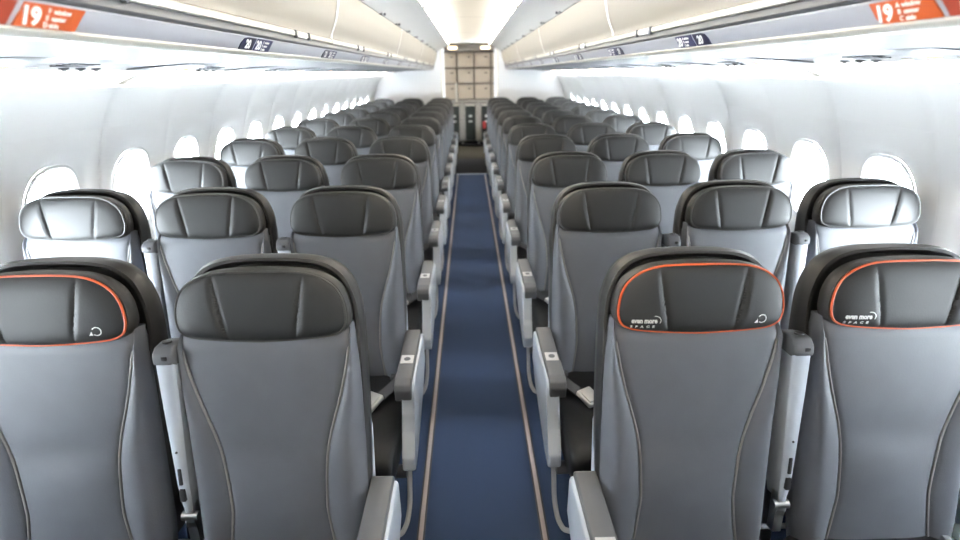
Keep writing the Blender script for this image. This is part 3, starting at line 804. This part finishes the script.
PARTS = build_parts(TH0)
AX, SP = 0.5232, 0.5156
POSW = {1: 'aisle', 2: 'middle', 3: 'window'}
def seat(row, col):
    sd = -1 if col < 0 else 1; c = abs(col)
    p = PARTS
    y = 0.900 + (row - 1) * P + (0.012 if row == 1 else 0) - (0.18 if row < 1 else 0)
    x = sd * (AX + (c - 1) * SP)
    orange = row <= 1 and (row, col) != (1, -1)
    ed = 'orange-piped' if orange else 'plain dark'
    rw = ORD[row - 1] if row > 0 else ('row just behind' if row == 0 else 'row well behind')
    lab = 'grey leather %s seat %s of the aisle, %s row from the camera, %s headrest' % (POSW[c], SIDE_W[sd], rw, ed)
    if row < 1: lab = 'unseen grey leather %s seat %s of the aisle, added in the %s the camera' % (POSW[c], SIDE_W[sd], rw)
    t = thing('airplane_seat', lab, 'airplane seat', (x, y, 0), '%s row of seats on the %s' % (rw, SIDE_W[sd]))
    b = link('backrest', p['backrest'], t)
    link('piping', p['piping_a'], b); link('piping', p['piping_b'], b)
    h = link('headrest', p['headrest'], t); h['label'] = 'dark charcoal headrest pad'
    tr = link('headrest_trim', p['trim_orange' if orange else 'trim_dark'], h)
    if orange: tr['label'] = 'orange piping'
    link('headrest_rim', p['rim'], h)
    if orange:
        link('logo_lettering', p['logo'], h)['label'] = 'white lettering even more SPACE'
        link('emblem', p['emblem'], h)['label'] = 'small white round emblem'
    sh = link('back_shell', p['shell'], t)
    link('seat_cushion', p['cushion'], t)['label'] = 'black seat cushion'
    link('seat_frame', p['frame'], t); link('leg', p['leg_f'], t); link('leg', p['leg_r'], t)
    ai = 'p' if sd < 0 else 'n'; ou = 'n' if sd < 0 else 'p'
    if c == 1:
        link('side_trim', p['strip_' + ai], sh)
        a = link('aisle_armrest', p['shroud_' + ai], t)
        link('armrest_cap', p['cap_' + ai], a); link('button_plate', p['plate_' + ai], a); link('recline_button', p['btn_' + ai], a); link('armrest_bracket', p['brk_' + ai], a)
        bl = link('seat_belt', p['belt_' + ai], t); link('buckle', p['buckle_' + ai], bl)
        link('baggage_bar', p['bar_' + ai], t)
    else:
        link('baggage_bar', p['bar'], t)
    if c < 3:
        a = link('armrest', p['arm_' + ou], t); a['label'] = 'pale grey armrest folded up beside the backrest'
        link('armrest_cap', p['armcap_' + ou], a); link('recline_button', p['armbtn_' + ou], a); link('end_screw', p['armscrew_' + ou], a); link('hinge_slot', p['armslot_' + ou], a); link('hinge_slot', p['armnotch_' + ou], a); link('rivet', p['armrivet_' + ou], a); link('hinge', p['armpivot_' + ou], a)
    return t
for row in range(-1, 12):  # two unseen rows behind the camera added to block low window light
    for col in (-3, -2, -1, 1, 2, 3):
        seat(row, col)

# ---- floor path marking strips
for sd in (-1, 1):
    t = thing('floor_path_strip', 'pinkish grey path marking strip along the %s edge of the aisle carpet' % SIDE_W[sd], 'floor strip', (sd * 0.2335, 0, 0), 'floor path marking strips')
    mb = MB(); mb.rbox((0, 4.3 - 1.0, 0.0035), (0.0165, 10.1, 0.005), 0.002); mb.obj('strip', 'strip', t)
    mb = MB(); mb.rbox((0, 4.3 - 1.0, 0.0015), (0.031, 10.1, 0.003), 0.001); mb.obj('edging', 'stripedge', t)

# ================================================================== GALLEY
GY = 11.9
gal = thing('galley_unit', 'brown galley unit filling the end of the aisle', 'galley', (0, GY, 0))
COLS = [-1.04, -0.66, -0.28, 0.11, 0.49, 0.87]
ZR = [(1.06, 1.38), (1.40, 1.71), (1.74, 2.04)]
mb = MB(); mb.rbox((-0.085, 0.62, 1.06 + 0.56), (1.95, 0.10, 1.2), 0)
mb.obj('back_panel', 'galley', gal, smooth=False)
for x in COLS:
    mb = MB(); mb.rbox((x, 0.29, 1.54), (0.022, 0.56, 1.02), 0.002); mb.obj('upright', 'galley', gal)
for z in (1.045, 1.39, 1.725, 2.05):
    mb = MB(); mb.rbox((-0.085, 0.29, z), (1.95, 0.58, 0.022), 0.002); mb.obj('shelf', 'galley', gal)
mb = MB(); mb.rbox((-0.085, 0.28, 1.015), (1.95, 0.64, 0.045), 0.006); mb.obj('worktop', 'steel', gal)
mb = MB(); mb.rbox((-0.085, 0.25, 2.14), (1.95, 0.66, 0.15), 0.01); mb.obj('header', 'header', gal)
mb = MB(); mb.rbox((-0.085, 0.40, 0.03), (1.95, 0.70, 0.06), 0.0); mb.obj('plinth', 'mat', gal, smooth=False)
TC = [-0.75, -0.37, 0.01, 0.39, 0.77]
for x in [c - 0.19 for c in TC] + [0.96]:
    mb = MB(); mb.rbox((x, 0.30, 0.525), (0.05, 0.60, 0.93), 0.004); mb.obj('trolley_divider', 'steel', gal)
mb = MB(); mb.rbox((-0.30, -0.03, 1.20), (0.055, 0.05, 0.42), 0.01); mb.obj('grab_post', 'cream', gal)
RN = ['lower', 'middle', 'upper']
CN = ['far left', 'left of centre', 'centre', 'right of centre', 'far right']
for j, (za, zb_) in enumerate(ZR):
    for i, (xa, xb) in enumerate(zip(COLS, COLS[1:])):
        xc = (xa + xb) / 2; w = xb - xa - 0.03
        t = thing('galley_box', 'beige galley storage box, %s shelf, %s' % (RN[j], CN[i]), 'storage box', (xc, GY + 0.03, za), 'galley storage boxes')
        h = zb_ - za - 0.008
        mb = MB(); mb.rbox((0, 0.26, h / 2), (w, 0.50, h), 0.006); mb.obj('body', 'locker', t)
        mb = MB(); mb.rbox((0, 0.002, h / 2), (w - 0.02, 0.016, h - 0.02), 0.005); mb.obj('door', 'locker', t)
        mb = MB(); mb.rbox((w * 0.22, -0.010, h * 0.72), (0.07, 0.012, 0.025), 0.004); mb.obj('latch', 'galley', t)
for i, x in enumerate(TC):
    t = thing('galley_trolley', 'silver framed galley trolley with dark door, %s' % CN[i], 'trolley', (x, GY, 0.06), 'galley trolleys')
    mb = MB(); mb.rbox((0, 0.33, 0.475), (0.30, 0.56, 0.87), 0.008); mb.obj('body', 'steel', t)
    mb = MB(); mb.rbox((0, 0.045, 0.455), (0.235, 0.02, 0.78), 0.006); mb.obj('door', 'trolley', t)
    mb = MB(); mb.rbox((0, 0.034, 0.86), (0.20, 0.03, 0.03), 0.008); mb.obj('handle', 'cream', t)
    mb = MB(); mb.rbox((0.0, 0.0335, 0.62), (0.07, 0.004, 0.05), 0.001); mb.obj('label_card', 'white', t)
    mb = MB(); mb.rbox((0.0, 0.0335, 0.50), (0.09, 0.004, 0.03), 0.001); mb.obj('label_card', 'white', t)
    if i == 3:
        mb = MB(); mb.rbox((-0.06, 0.032, 0.42), (0.07, 0.006, 0.16), 0.002); mb.obj('red_tag', 'red', t)
    for xx in (-0.11, 0.11):
        for yy in (0.10, 0.54):
            mb = MB(); mb.tube([(xx - 0.012, yy, 0.025), (xx + 0.012, yy, 0.025)], 0.0245, 14); mb.obj('castor', 'dark', t)
for i, x in enumerate((-0.36, 0.36)):
    t = thing('galley_lamp', 'warm lamp on the galley header, %s' % ('left one' if x < 0 else 'right one'), 'lamp', (x, GY - 0.10, 2.135), 'galley header lamps')
    mb = MB(); mb.rbox((0, 0, 0), (0.22, 0.04, 0.08), 0.012); mb.obj('housing', 'cream', t)
    mb = MB(); mb.rbox((0, -0.018, -0.006), (0.18, 0.02, 0.045), 0.009); mb.obj('lens', 'galleylamp', t)
for sd in (-1, 1):
    t = thing('entry_lamp', 'warm lamp at the aft end of the ceiling, %s side' % SIDE_W[sd], 'lamp', (sd * 0.44, 9.53, 2.11), 'aft ceiling lamps')
    mb = MB(); mb.rbox((0, 0, 0), (0.15, 0.10, 0.02), 0.006); mb.obj('housing', 'cream', t)
    mb = MB(); mb.rbox((0, 0, -0.011), (0.13, 0.08, 0.006), 0.002); mb.obj('lens', 'galleylamp', t)
